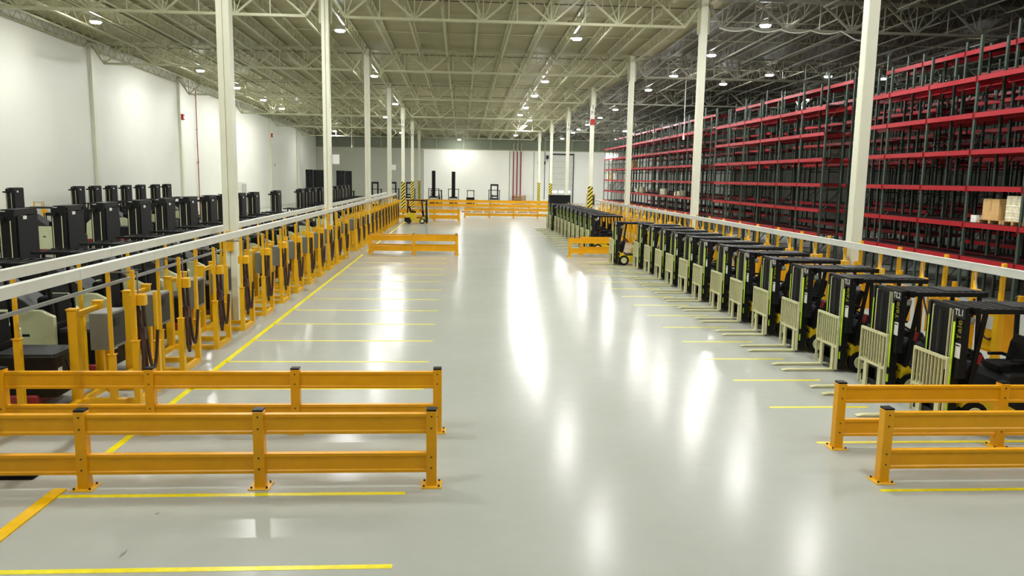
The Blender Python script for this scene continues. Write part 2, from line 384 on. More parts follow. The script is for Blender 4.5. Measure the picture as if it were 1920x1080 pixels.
rows = {
 -19.4: ([8, 17, 26, 43.8, 60.3, 69.7, 78.6, 86.4], 'white wall'),
 -18.7: ([91.9, 116.7], 'far part of the white wall'),
 -6.7: ([7, 16, 25, 44.2, 60.8, 79.3], 'wall-side columns'),
 -9.05: ([33.6, 93.5, 117.2], 'parked reach trucks'),
 6.35: ([6, 15, 24, 33, 44.6, 61.4, 70.4, 80, 87.5], 'open aisle'),
 7.95: ([93.6, 101, 108.8, 117.8], 'far end of the open aisle'),
 15.3: ([5, 14, 22.7, 31.3, 39.9, 48.5, 57.1, 64.8], 'rack-side columns'),
 15.55: ([80, 88.6, 97.6, 105, 110.6, 122.5], 'far rack-side columns'),
 20.1: ([60.4], 'rack front'), 22.0: ([106], 'rack front end'), 21.8: ([55.5], 'rack front middle'), 23.9: ([109.4, 121.3], 'rack end'),
 26.1: ([55.5, 106], 'inner racks'), 30.4: ([45.6, 55.8, 68.6], 'racks behind'), 35.0: ([56.1], 'deepest racks')}
def relamp(o, m_):
    for c_ in o.children:
        if c_.name.startswith('diffuser'):
            me = c_.data.copy(); me.materials[0] = M_[m_]; c_.data = me
usedL = []; nl = 0
for x, (ysl, nm) in rows.items():
    for k, y in enumerate(ysl):
        o = place(lampP, usedL, (x, y, deck(y)-.97), 0, f'round high-bay lamp above the {nm}, {ORD[k]} from the camera end', 'high-bay lamps')
        if x > 24: relamp(o, 'glowdim')  # inner lamps weakened so the back rack rows stay dark

o = place(lampP, usedL, (-.56, 129.7, deck(129.7)-.97), 0, 'glowing round high-bay lamp lighting the middle of the far white wall'); relamp(o, 'glowhot')
# ------------------------------------------------------------------ orange guard rails
def rail_panel(L, h=.27):
    """corrugated guard rail, running along +x"""
    prof = [(-.03, 0), (.03, .0), (.03, .03), (-.015, .055), (-.015, h-.055), (.03, h-.03), (.03, h), (-.03, h), (-.045, h-.02), (-.045, .02)]
    prof = [(-.05, 0), (.04, 0), (.04, .02), (-.02, .02), (-.02, h-.02), (.04, h-.02), (.04, h), (-.05, h), (-.05, h-.035), (-.035, h-.05), (-.035, .05), (-.05, .035)]
    return MB().prism(prof, .07, L-.07, 'x')
POSTM = {}
def guard(label, x0, y, n, sp, dirx, group='orange guard rails'):
    t = thing('guard_rail', label, 'guard rail', (x0, y, 0), group=group)
    for k in range(n):
        key = 'post'
        x = dirx*k*sp
        if key not in POSTM:
            p = MB().bbox(-.07, .07, -.075, .075, .015, 1.05, .012).build('post', 'orange', t)
            c_ = MB().box(-.066, .066, -.07, .07, 1.05, 1.075).build('cap', 'black', p)
            bpl = MB().bbox(-.14, .14, -.14, .14, 0, .018, .01).build('base_plate', 'yellow', p)
            q = MB()
            for z in (.27, .42, .82, .98): q.cyl((0, -.082, z), (0, -.072, z), .012, 8)
            for a in (-.1, .1):
                for b_ in (-.1, .1): q.cyl((a, b_, .015), (a, b_, .04), .014, 8)
            bo = q.build('bolt', 'hood', p); bo['kind'] = 'stuff'
            POSTM[key] = p
        else: p = copy_tree(POSTM[key], t)
        p.location = (x, 0, 0); p.parent = t
    for k in range(n-1):
        xx = min(dirx*k*sp, dirx*(k+1)*sp)
        for z in (.2, .74):
            key = ('rail', sp)
            if key not in POSTM: POSTM[key] = rail_panel(sp).build('rail', 'orange', t)
            o = POSTM[key] if POSTM[key].parent == t and not POSTM[key].get('_u') else POSTM[key].copy()
            if o.name not in C: C.link(o)
            POSTM[key]['_u'] = 1
            o.parent = t; o.location = (xx, 0, z)
    return t
guard('orange double-rail guard barrier in front by the amber floor line, wall side', -.386, 10.05, 6, 2.267, -1)
guard('orange double-rail guard barrier standing just behind the front wall-side barrier', -.378, 12.28, 6, 2.267, -1)
guard('orange double-rail guard barrier in front of the forklift row, rack side', 5.91, 10.04, 3, 2.65, 1)
guard('orange guard barrier behind the front rack-side barrier, before forklift TL1', 5.93, 11.41, 3, 2.65, 1)
guard('orange guard barrier halfway down the hall ending at the aisle, wall side', -.26, 41.3, 3, 2.3, -1)
guard('orange guard barrier just behind the halfway one, wall side', -.3, 42.4, 3, 2.3, -1)
guard('orange guard barrier between the two groups of parked forklifts', 5.75, 40.9, 2, 2.3, 1)
guard('orange guard barrier behind the one splitting the forklift row', 6.5, 41.9, 2, 2.3, 1)
guard('orange guard barrier behind the lone yellow forklift', -.26, 73.2, 4, 2.3, -1)
guard('orange guard barrier a step behind the one by the lone forklift', -.4, 75.2, 4, 2.3, -1)
guard('long low orange barrier crossing the far end of the aisle', .3, 80, 5, 2.5, 1)
guard('longest tan orange barrier before the far red pipes', -8.6, 104, 9, 2.5, 1)
guard('tan orange barrier just in front of the reach trucks at far wall', -8.0, 108, 9, 2.5, 1)

# amber curb by the front barrier
line(-5.3, -5.13, 4.5, 10.0, 'painted_line', 'curb', .02)
tag(MB().bbox(-9.5, -5.75, 10.35, 10.75, 0, .06, .02).build('rubber_mat', 'rubber'), 'black rubber mat on the floor behind the front orange barrier', 'mat')

# ------------------------------------------------------------------ cable ducts on the charger rows
def duct(name, label, x, z, y0, y1, w_=.12, h=.16, m='duct'):
    t = thing(name, label, 'cable duct', (x, y0, z))
    y = 0; L = y1-y0; seg = 3.0
    while y < L:
        e = min(seg, L-y)
        MB().box(-w_/2, w_/2, y+.004, y+e-.004, -h/2, h/2).box(-w_/2-.004, w_/2+.004, y+.004, y+e-.004, h/2-.02, h/2+.004).build('duct_section', m, t)
        y += e
    return t
duct('cable_duct', 'long pale cable duct over the wall-side chargers, aisle side', -6.1, 2.5, 9.6, 72)
duct('cable_duct', 'long pale cable duct over the wall-side chargers, truck side', -6.93, 2.55, 9.6, 72)
t = thing('conduit', 'thin grey conduit below the wall-side cable ducts', 'conduit', (-6.02, 9.6, 2.22))
MB().bar((0, 0, 0), (0, 10.2, 0), .05).build('pipe', 'conduit', t)
duct('cable_duct', 'long white cable duct over the rack-side chargers', 11.05, 2.4, 10, 64)

# ------------------------------------------------------------------ charging stands (wall side)
def arc(p0, p1, sag, n=9):
    p0 = Vector(p0); p1 = Vector(p1)
    return [p0.lerp(p1, i/n)+Vector((0, 0, -sag*4*(i/n)*(1-i/n))) for i in range(n+1)]
st = thing('charging_stand', '', 'charging stand')
MB().bar((-1.75, -.58, .05), (-1.0, -.58, .05), .12, .1).bar((-1.0, -.58, .05), (-1.0, 0, .05), .1, .1).bar((-1.1, 0, .05), (.05, 0, .05), .12, .1).bar((-1.1, .95, .05), (.05, .95, .05), .12, .1).bar((0, 0, .05), (0, .95, .05), .1, .1).bar((-1.0, 0, .05), (-1.0, .95, .05), .1, .1).build('base_frame', 'yellow', st)
def sleeve(x, y, h1, h2, nm='post'):
    q = MB().bbox(-.055, .055, -.055, .055, .02, h1, .01).box(-.07, .07, -.07, .07, h1-.0, h1+.012).bbox(-.03, .03, -.03, .03, h1, h2, .006)
    return q.build(nm, 'yellow', st, (x, y, 0))
sleeve(0, 0, 1.15, 2.42); sleeve(-.42, 0, .9, 2.42); sleeve(-1.7, -.58, 1.3, 2.47)
sleeve(-.0, .95, .95, 1.9)
q = MB().bbox(-.08, .08, -.07, .07, .02, 1.7, .012).box(-.09, .09, -.08, .08, 1.7, 1.73)
q.build('bollard', 'yellow', st, (-1.05, 0, 0)); bo = q.build('bollard', 'yellow', st, (-1.05, .95, 0))
MB().bar((-1.05, 0, 1.6), (-1.05, .95, 1.6), .06, .1).build('crossbar', 'yellow', st)
ch = MB().bbox(-.86, -.5, .15, .8, .95, 1.62, .02).build('charger_cabinet', 'grey', st)
MB().box(-.5, -.49, .2, .75, 1.0, 1.57).build('door', 'hood', ch)
MB().box(-.492, -.48, .3, .5, 1.35, 1.5).build('display', 'black', ch)
MB().box(-.72, -.64, .4, .48, .1, .95).build('cabinet_leg', 'yellow', st)
blk = MB().bbox(-.1, .16, .06, .22, 1.78, 1.98, .02).build('cable_retractor', 'yellow', st)
MB().bar((-.42, .12, 2.37), (.05, .12, 2.37), .03).bar((.03, .12, 2.37), (.03, .12, 1.98), .02).build('retractor_arm', 'conduit', st)
MB().tube(arc((.1, .14, 1.8), (.08, .8, 1.2), .95, 14), .032).build('charging_cable', 'hose', st)
MB().tube([(.0, .14, 1.8), (.06, .12, 1.3), (.11, .02, .85), (.12, -.02, .6), (.12, .08, .45), (.1, .2, .55), (.08, .2, .9), (.06, .16, 1.15), (.05, .16, 1.25)], .034).build('charging_cable', 'hose', st)
MB().bbox(.0, .12, .1, .22, 1.15, 1.38, .02).build('connector', 'hose', st)
MB().tube(arc((.06, .2, 1.6), (-.2, .85, .75), .3, 8), .012).build('signal_wire', 'greywire', st)
usedS = []
for k in range(26):
    y = 13.9+2.24*k
    if 40.7 < y < 42.6: continue
    o = place(st, usedS, (-5.78, y, 0), 0, f'yellow charging stand with grey cabinet, {ORD[k]} from the camera end, wall side', 'wall-side charging stands')
# stands along the white wall (seen over the trucks)
for k in range(2):
    place(st, usedS, (-23.2, 42.3+2.3*k, 0), 0, f'yellow charging stand against the white wall, {ORD[k]} from the camera end', 'charging stands against the white wall')

# ------------------------------------------------------------------ charging stands (rack side)
st2 = thing('charging_stand', '', 'charging stand')
MB().bar((-.3, 0, .05), (.9, 0, .05), .12, .1).bar((-.3, .9, .05), (.9, .9, .05), .12, .1).bar((.1, 0, .05), (.1, .9, .05), .1, .1).build('base_frame', 'yellow', st2)
def s2(x, y, h1, h2):
    return MB().bbox(-.07, .07, -.07, .07, .02, h1, .01).box(-.13, .13, -.11, .11, h1, h1+.03).bbox(-.04, .04, -.04, .04, h1, h2, .006).build('post', 'yellow', st2, (x, y, 0))
s2(0, 0, 1.62, 2.55); s2(0, .9, 1.55, 2.35)
ch = MB().bbox(.1, .5, .12, .78, .6, 1.5, .02).build('charger_cabinet', 'orange', st2)
MB().box(.085, .1, .16, .74, .66, 1.44).build('door', 'yellow', ch)
MB().box(.075, .09, .26, .64, 1.1, 1.38).build('display', 'white', ch)
MB().bbox(-.2, .0, .6, .8, 1.72, 1.92, .02).build('cable_retractor', 'yellow', st2)
MB().bar((-.1, .7, 1.9), (0, .9, 2.1), .05).build('retractor_arm', 'yellow', st2)
MB().tube(arc((-.1, .7, 1.74), (.1, .2, 1.0), .4, 8), .024).build('charging_cable', 'hose', st2)
MB().tube(arc((-.3, .45, 2.3), (.05, .4, 1.4), .25, 8), .012).build('signal_wire', 'duct', st2)
usedR = []
for k in range(26):
    place(st2, usedR, (11.2 if k % 8 != 4 or k > 0 else 11.2, 13.3+1.93*k, 0), 0, f'yellow and orange charging stand, {ORD[k]} from the camera end, rack side', 'rack-side charging stands')

# ------------------------------------------------------------------ forklifts (rack side)
fk = thing('forklift', '', 'forklift')
q = MB(); r_ = .022
q.bar((0, -.5, 1.23), (0, .5, 1.23), .04, .05).bar((0, -.5, .58), (0, .5, .58), .04, .05)
for y in (-.48, .48): q.bar((0, y, .08), (0, y, 1.25), .05, .03)
q.build('load_backrest', 'cream', fk)
bq = MB().bar((0, 0, .6), (0, 0, 1.21), .038, .02).build('backrest_bar', 'cream', fk, (0, -.35, 0))
for i in range(1, 8):
    o = bpy.data.objects.new('backrest_bar', bq.data); C.link(o); o.parent = fk; o.location = (0, -.35+.1*i, 0)
for s_ in (-1, 1):
    MB().box(.0, .045, -.06, .06, .05, .64).prism([(.045, .01), (.045, .055), (-1.0, .045), (-1.12, .02), (-1.12, .01)], -.06, .06).build('fork', 'cream', fk, (0, s_*.27, 0))
MB().box(.045, .1, -.47, .47, .12, .24).box(.045, .1, -.47, .47, .48, .6).box(.06, .12, -.3, -.22, .12, .6).box(.06, .12, .22, .3, .12, .6).build('carriage', 'black', fk)
q = MB()
for s_ in (-1, 1):
    q.box(.12, .26, s_*.37-.04, s_*.37+.04, .06, 2.1).box(.14, .25, s_*.28-.03, s_*.28+.03, .08, 2.06)
q.box(.14, .24, -.4, .4, 2.02, 2.12).box(.24, .28, -.4, .4, .3, .42).box(.24, .28, -.4, .4, 1.3, 1.4).box(.14, .24, -.3, .3, .1, .2)
mst = q.build('mast', 'black', fk)
MB().cyl((.18, 0, .15), (.18, 0, 2.0), .09, 12).cyl((.22, -.19, .15), (.22, -.19, 2.0), .04, 8).cyl((.22, .19, .15), (.22, .19, 2.0), .04, 8).build('lift_cylinder', 'black', mst)
MB().box(.12, .138, -.225, .225, .9, 2.04).build('mast_shield', 'rubber', mst)
for y, mm, w_ in ((-.385, 'lime', .05), (-.325, 'cream', .018), (-.24, 'cream', .018), (.24, 'cream', .018), (.345, 'lime', .02)):
    MB().box(.108, .119 if abs(y) > .3 else .139, y-w_/2, y+w_/2, 1.0 if mm == 'cream' else .3, 2.06 if mm == 'cream' else 1.86).build('stripe', mm, mst)
MB().box(.16, .3, -.52, -.41, .9, 2.0).build('hose_cover', 'plastic', mst)
MB().box(.15, .16, -.54, -.41, 1.25, 1.5).build('data_plate', 'white', mst)
MB().box(.145, .15, -.525, -.425, 1.455, 1.475).build('plate_print', 'black', mst)
text('Yale', .2, mst, loc=(.152, -.468, 1.73), rot=(PI/2, -PI/2, -PI/2), m='olive')
bodyy = MB().prism([(.35, .14), (1.25, .14), (1.32, .3), (2.0, .3), (2.02, .5), (.35, .46)], -.44, .44).prism([(.35, .46), (.62, .46), (.6, .5), (.5, .62), (.35, .62)], -.44, .44).build('chassis', 'body', fk)
MB().prism([(1.05, .46), (1.08, .8), (1.15, .94), (1.75, .96), (1.95, .9), (2.06, .72), (2.06, .32), (1.35, .3)], -.45, .45).build('battery_hood', 'plastic', fk, bevel=.03)
MB().prism([(1.5, .18), (1.6, .55), (2.09, .55), (2.1, .2), (2.0, .14)], -.47, .47).build('counterweight', 'plastic', fk, bevel=.03)
MB().prism([(.35, .5), (1.05, .5), (1.05, .53), (.35, .53)], -.42, .42).build('floor_plate', 'rubber', fk)
MB().prism([(.42, .53), (.5, .53), (.62, 1.12), (.5, 1.16), (.4, 1.0)], -.4, .4).build('dashboard', 'plastic', fk, bevel=.02)
sw = MB()
pts = [(.72+.03*math.sin(a), .17*math.cos(a)+.08, 1.22+.17*math.sin(a)*.45) for a in [2*PI*i/16 for i in range(17)]]
pts = [(.74-.12*math.sin(a)*.9, .17*math.cos(a)+.08, 1.2+.12*math.sin(a)) for a in [2*PI*i/16 for i in range(17)]]
sw.tube(pts, .016); sw.bar((.74, -.09, 1.2), (.74, .25, 1.2), .02); sw.bar((.74, .08, 1.2), (.56, .08, 1.02), .05); sw.build('steering_wheel', 'rubber', fk)
for i in range(3): pass
MB().bar((.66, -.22, 1.1), (.7, -.22, 1.26), .02).bar((.66, -.27, 1.1), (.7, -.27, 1.26), .02).bar((.66, -.32, 1.1), (.7, -.32, 1.26), .02).build('control_lever', 'redbox', fk)
seat = MB().bbox(1.1, 1.6, -.25, .25, .95, 1.08, .05).build('seat', 'rubber', fk)
MB().prism([(1.52, 1.04), (1.64, 1.04), (1.76, 1.5), (1.66, 1.54), (1.58, 1.4)], -.24, .24).build('seat_back', 'rubber', seat, bevel=.03)
MB().tube([(1.7, -.2, 1.1), (1.5, -.3, 1.16), (1.25, -.3, 1.16)], .03).tube([(1.7, .2, 1.1), (1.5, .3, 1.16), (1.25, .3, 1.16)], .03).build('armrest', 'plastic', seat)
q = MB()
for s_ in (-1, 1):
    q.bar((.42, s_*.42, .6), (.62, s_*.42, 2.0), .07, .05); q.bar((1.85, s_*.42, .9), (1.8, s_*.42, 2.0), .07, .05)
    q.bar((.45, s_*.43, 2.04), (1.9, s_*.43, 2.04), .07, .08)
q.bar((.45, -.46, 2.04), (.45, .46, 2.04), .08, .12).bar((1.9, -.46, 2.04), (1.9, .46, 2.04), .1, .1)
g = q.build('overhead_guard', 'black', fk)
q = MB()
for i in range(9): q.box(.6+i*.145, .66+i*.145, -.42, .42, 2.05, 2.085)
q.box(1.2, 1.9, -.3, .3, 2.085, 2.1)
q.build('guard_slats', 'hood', g)
MB().box(.33, .45, -.36, .36, 1.93, 2.09).build('header', 'black', g)
MB().box(.1, .16, -.66, -.36, 1.94, 2.13).build('number_plate', 'black', g)
tl = text('TL1', .15, g, loc=(.097, -.51, 2.03), rot=(PI/2, 0, -PI/2), m='white')
for s_ in (-1, 1): MB().cyl((.4, s_*.28, 1.86), (.5, s_*.28, 1.86), .07, 12).build('work_light', 'lampbody', g)
MB().cyl((1.75, .3, 2.09), (1.75, .3, 2.2), .05, 10).build('beacon', 'orange', g)
for x, y, rad, wd_ in ((.55, -.42, .24, .16), (.55, .42, .24, .16), (1.72, -.12, .2, .13), (1.72, .12, .2, .13)):
    wz = MB().cyl((x, y-wd_/2, rad), (x, y+wd_/2, rad), rad, 20).build('wheel', 'rubber', fk)
    s_ = -1 if y < 0 else 1
    MB().cyl((x, y+s_*wd_/2, rad), (x, y+s_*(wd_/2+.012), rad), rad*.62, 16, rad*.55).build('rim', 'cream', wz)
for s_ in (-1, 1): MB().cyl((.3, s_*.3, .55), (.62, s_*.3, .6), .03, 8).build('tilt_cylinder', 'black', fk)
usedF = []
def forklift(x, y, rz, label, num, group):
    o = place(fk, usedF, (x, y, 0), rz, label, group)
    if num:
        for g_ in o.children:
            if g_.name.startswith('overhead_guard'):
                for c_ in g_.children:
                    if c_.name.startswith('lettering'):
                        cu = bpy.data.curves.new('lettering', 'FONT'); cu.body = num; cu.size = .15; cu.extrude = .002; cu.resolution_u = 3
                        cu.align_x = 'CENTER'; cu.align_y = 'CENTER'; cu.materials.append(M_['white']); c_.data = text_mesh(cu)
    return o
for k in range(13):
    forklift(8.22+random.uniform(-.05, .05), 12.74+1.93*k, random.uniform(-.01, .01), f'black and yellow forklift TL{k+1}, {ORD[k]} in the near rack-side row', f'TL{k+1}', 'near group of rack-side forklifts')
forklift(7.35, 12.74+1.93*13-.2, 0, 'yellow forklift sticking out at the far end of the near row', 'TL14', 'near group of rack-side forklifts')
for c_ in usedF[-1].children:
    if c_.name.startswith('battery_hood'): c_.data = c_.data.copy(); c_.data.materials[0] = M_['body']
for k in range(11):
    forklift(7.2 if k < 9 else 7.0, 44.2+1.93*k, 0, f'black and yellow forklift beyond the splitting barrier, {ORD[k]} in the far row', f'TL{k+15}', 'far group of rack-side forklifts')
forklift(-2.95, 69.0, PI, 'lone yellow forklift parked before the orange barrier facing the aisle', '', 'lone forklifts')
for c_ in usedF[-1].children:
    if c_.name.startswith('battery_hood'): c_.data = c_.data.copy(); c_.data.materials[0] = M_['body']
forklift(-3.0, 121, PI, 'forklift with forks low standing near the far white wall', '', 'lone forklifts')
t = thing('battery_crate', 'tall black crate behind the last rack-side forklifts', 'crate', (8.6, 66.3, 0))
MB().bbox(-1.2, .6, -.5, .5, 0, 2.7, .04).build('shell', 'black', t); MB().box(-1.22, .62, -.52, .52, 2.7, 2.76).build('lid', 'hood', t)

# ------------------------------------------------------------------ reach trucks (wall side), nose toward -x
rt = thing('reach_truck', '', 'reach truck')
bb = MB().bbox(-1.05, 0, -.45, .45, .22, .95, .04).build('battery_box', 'black', rt)
MB().box(-.0, .006, -.36, -.22, .55, .72).build('label_plate', 'white', bb)
MB().tube(arc((.01, -.05, .8), (.01, .25, .4), .1, 6), .012).build('signal_wire', 'greywire', bb)
MB().box(-1.05, -.02, -.4, .4, .95, .97).build('battery_lid', 'hood', bb)
for s_ in (-1, 1):
    sp = MB().prism([(-2.6, .25), (-1.05, .25), (-1.05, 1.25), (-1.3, 1.38), (-2.3, 1.38), (-2.55, 1.15)], s_*.5-.06, s_*.5+.06).build('side_panel', 'ivory', rt, bevel=.02)
    q = MB()
    for x in (-2.2, -1.6): q.box(x-.07, x+.07, s_*.5+s_*.06, s_*.5+s_*.066, .85, .9)
    q.build('lifting_slot', 'black', sp)
MB().bbox(-3.3, -.3, -.5, .5, .08, .26, .03).build('chassis', 'pipe', rt)['label'] = 'dark red chassis skirt'
MB().bbox(-2.6, -1.1, -.42, .42, .26, 1.1, .03).build('operator_well', 'plastic', rt)
MB().prism([(-2.6, 1.1), (-1.2, 1.1), (-1.35, 1.3), (-2.3, 1.95), (-2.6, 1.95)], -.4, .4).build('dashboard', 'hood', rt, bevel=.02)
MB().bbox(-1.5, -1.1, -.3, .3, 1.1, 1.6, .05).build('seat_back', 'rubber', rt)
q = MB()
for s_ in (-1, 1):
    q.bar((-2.55, s_*.42, 1.1), (-2.45, s_*.42, 2.25), .06); q.bar((-1.1, s_*.42, .95), (-1.2, s_*.42, 2.25), .06); q.bar((-2.7, s_*.44, 2.28), (-1.0, s_*.44, 2.28), .08, .06)
for i in range(8): q.box(-2.6+i*.2, -2.52+i*.2, -.44, .44, 2.25, 2.3)
q.build('overhead_guard', 'black', rt)
q = MB()
for s_ in (-1, 1): q.box(-3.35, -3.0, s_*.42-.06, s_*.42+.06, .1, 3.2); q.box(-3.25, -3.02, s_*.3-.04, s_*.3+.04, .15, 3.15)
q.box(-3.3, -3.0, -.46, .46, 3.12, 3.25).box(-3.1, -3.0, -.4, .4, .4, .55).box(-3.1, -3.0, -.4, .4, 1.7, 1.85)
mm = q.build('mast', 'black', rt)
MB().box(-3.0, -2.97, -.4, .4, .6, 3.1).build('mast_screen', 'plastic', mm)
MB().cyl((-3.15, -.15, .2), (-3.15, -.15, 3.1), .05, 10).cyl((-3.15, .15, .2), (-3.15, .15, 3.1), .05, 10).build('lift_cylinder', 'conduit', mm)
MB().box(-3.32, -3.3, -.49, -.485, 1.2, 3.0).box(-3.1, -3.08, -.49, -.483, 1.2, 3.0).build('stripe', 'cream', mm)
MB().bbox(-3.45, -3.2, -.56, -.44, 3.0, 3.08, .01).cyl((-3.4, .5, 3.05), (-3.4, .58, 3.05), .05, 10).build('pulley', 'black', mm)
MB().box(-3.6, -3.52, -.46, .46, .2, 1.5).box(-3.52, -3.35, -.4, -.3, .2, .6).box(-3.52, -3.35, .3, .4, .2, .6).build('carriage', 'black', rt)
MB().bar((-3.55, -.5, 1.9), (-2.9, -.5, 1.85), .12, .1).bar((-3.55, .5, 1.9), (-2.9, .5, 1.85), .12, .1).build('arm', 'plastic', rt)
MB().cyl((-3.3, -.5, 1.88), (-3.3, -.58, 1.88), .03, 8).build('bolt', 'white', rt)
MB().box(-2.965, -2.955, -.2, -.06, 3.02, 3.1).box(-2.965, -2.955, -.36, -.27, 1.96, 2.05).box(-3.3, -3.2, -.468, -.46, 3.15, 3.22).build('label_plate', 'white', rt)
for s_ in (-1, 1):
    MB().box(-4.7, -3.6, s_*.27-.05, s_*.27+.05, .08, .13).box(-3.62, -3.58, s_*.27-.05, s_*.27+.05, .1, .8).build('fork', 'cream', rt)
    MB().box(-4.4, -3.3, s_*.52-.07, s_*.52+.07, .08, .26).build('outrigger', 'black', rt)
    MB().cyl((-4.3, s_*.52-.05, .14), (-4.3, s_*.52+.05, .14), .14, 12).build('wheel', 'rubber', rt)
MB().cyl((-.5, -.35, .18), (-.5, -.2, .18), .18, 12).build('wheel', 'rubber', rt)
usedT = []
ROWT = 'parked reach trucks by the wall-side chargers'
k = 0
for i in range(26):
    y = 14.0+2.24*i
    if i in (12, 14, 15): continue
    place(rt, usedT, (-7.0+random.uniform(-.05, .05), y, 0), random.uniform(-.015, .015), f'black reach truck plugged in at wall-side chargers, {ORD[k]} from the camera end', ROWT); k += 1
for k, y in enumerate((40.2, 46.6, 48.7, 50.9, 53.1, 55.4, 58.0, 60.2)):
    place(rt, usedT, (-19.0, y, 0), 0, f'black reach truck backed towards the white wall, {ORD[k]} from the camera end', 'reach trucks parked along the white wall')
# tall-mast trucks in the background
def tall_truck(x, y, h, wd_, label, rz=0, fork=False):
    t = thing('order_picker', label, 'lift truck', (x, y, 0), rz)
    MB().bbox(-.6, .6, -.9, .9, .1, 1.2, .06).build('chassis', 'plastic', t, bevel=.02)
    q = MB()
    for s_ in (-1, 1): q.box(s_*wd_/2-.09, s_*wd_/2+.09, -.2, .1, .1, h)
    q.box(-wd_/2, wd_/2, -.2, .1, h-.25, h).box(-wd_/2, wd_/2, -.2, .0, 1.4, 1.6)
    ms = q.build('mast', 'black', t)
    if fork is None: MB().box(-wd_/2+.05, wd_/2-.05, -.12, 0, .4, h-.1).build('mast_screen', 'plastic', ms)
    q = MB()
    for a in (-.75, .75): q.bar((a, .3, .6), (a, .3, 2.3), .09); q.bar((a, .85, .6), (a, .85, 2.3), .09)
    q.box(-.85, .85, .2, .95, 2.28, 2.36); q.build('overhead_guard', 'black', t)
    MB().box(-.55, .55, -.98, -.9, .4, 1.0).build('rear_cover', 'duct', t)
    for a in (-.5, .5): MB().cyl((a-.08, -.6, .2), (a+.08, -.6, .2), .2, 14).build('wheel', 'rubber', t)
    for a in (-.3, .3): MB().box(a-.06, a+.06, .1, 1.5, .1, .16).build('fork', 'black', t)
    return t
tall_truck(-4.3, 118, 5.0, .35, 'tall narrow-mast lift truck by the far wall, beside the barrier', fork=None)
tall_truck(-1.3, 116, 4.9, .35, 'tall narrow-mast lift truck second along the far white wall', fork=None)
tall_truck(4.6, 112, 3.2, .95, 'open-framed lift truck standing alone before the red pipes')
for k, (x, y, h, wv_) in enumerate(((-14.6, 76, 4.6, .5), (-14.3, 80, 4.6, 1.2), (-13.2, 86, 4.6, .7), (-13.2, 90, 4.6, 1.1))):
    tall_truck(x, y, h, wv_, f'tall black mast truck rising above the parked trucks, {ORD[k]} from the white wall', fork=None)
for k, (x, y) in enumerate(((-11.7, 106), (-9.7, 110.5), (-7.6, 113))):
    tall_truck(x, y, 3.3, .75, f'open-framed lift truck before the grey far wall, {ORD[k]} from the side wall')
# long machine with raised fork arm
t = thing('pallet_truck', 'long dark pallet truck with forks reaching toward the red pipes', 'pallet truck', (1.3, 114, 0))
MB().bbox(-.7, .5, -.5, .5, .1, 1.2, .05).build('chassis', 'plastic', t)
MB().bar((-.55, 0, 1.2), (-.55, 0, 2.2), .1).bar((.4, 0, 1.2), (.4, 0, 2.2), .1).box(-.65, .5, -.45, .45, 2.15, 2.25).build('overhead_guard', 'black', t)
MB().box(.5, 3.1, -.3, -.18, .5, .62).box(.5, 3.1, .18, .3, .5, .62).build('fork', 'black', t)
MB().bar((3.1, 0, .5), (3.15, 0, 1.7), .1).box(3.05, 3.15, -.3, .3, .5, .65).build('load_stop', 'black', t)
for a in (-.4, .25): MB().cyl((a, -.55, .25), (a, -.4, .25), .25, 14).build('wheel', 'rubber', t)

# ------------------------------------------------------------------ pallet racks
LV = [1.42, 2.66, 3.97, 5.27, 6.58, 7.88]
BAY = 2.87; DEP = 1.05
frame_cache = {}
def frame_mesh(h):
    q = MB()
    for x in (.04, DEP-.04):
        q.box(x-.04, x+.04, -.05, .05, .01, h); q.box(x-.08, x+.08, -.09, .09, 0, .012)
    z = .3; i = 0
    while z < h-.2:
        q.bar((.04, 0, z), (DEP-.04, 0, z), .03, .035)
        if z+1.15 < h and i % 2 == 0: q.bar((.04, 0, z), (DEP-.04, 0, z+1.1), .028)
        z += 1.15; i += 1
    return q
def get(key, fn, name, m, parent):
    if key in frame_cache:
        o = bpy.data.objects.new(name, frame_cache[key]); C.link(o); o.parent = parent; return o
    o = fn().build(name, m, parent); frame_cache[key] = o.data; return o
def beam_mesh(L): return MB().box(-.025, .03, .05, L-.05, -.03, .14).box(-.03, .035, .05, .065, -.08, .17).box(-.03, .035, L-.065, L-.05, -.08, .17)
def deck_mesh():
    q = MB()
    for i in range(30): y = .1+i*(BAY-.2)/29; q.box(.02, DEP-.02, y-.036, y+.036, 0, .02)
    for x in (.25, .52, .8): q.box(x-.012, x+.012, .08, BAY-.08, -.01, .005)
    return q
def rack(x, y0, n, h, lv, label, group, detail=True):
    t = thing('pallet_rack', label, 'pallet rack', (x, y0, 0), group=group)
    for k in range(n+1):
        hh = h+(.35 if k % 3 == 1 else 0)
        get(('f', round(hh, 2)), lambda: frame_mesh(hh), 'upright_frame', 'green', t).location = (0, k*BAY, 0)
    for z in lv:
        for xx in (-.005, DEP+.005):
            if detail:
                for k in range(n): get('beam', lambda: beam_mesh(BAY), 'beam', 'red', t).location = (xx, k*BAY, z)
            else:
                get(('lb', n), lambda: beam_mesh(BAY*n), 'beam', 'red', t).location = (xx, 0, z)
        for k in range(n): get('deckm', deck_mesh, 'wire_deck', 'wire', t).location = (0, k*BAY, z+.142)
    return t
SEC = [(36.0-2.87*7, 7, 'near section'), (39.0, 6, 'middle section'), (60.6, 14, 'far section')]
RX = [18.4, 19.75, 24.2, 25.55, 30.2, 31.55, 36.3, 37.65]
RN = ['front row', 'second row', 'third row', 'fourth row', 'fifth row', 'sixth row', 'seventh row', 'eighth row']
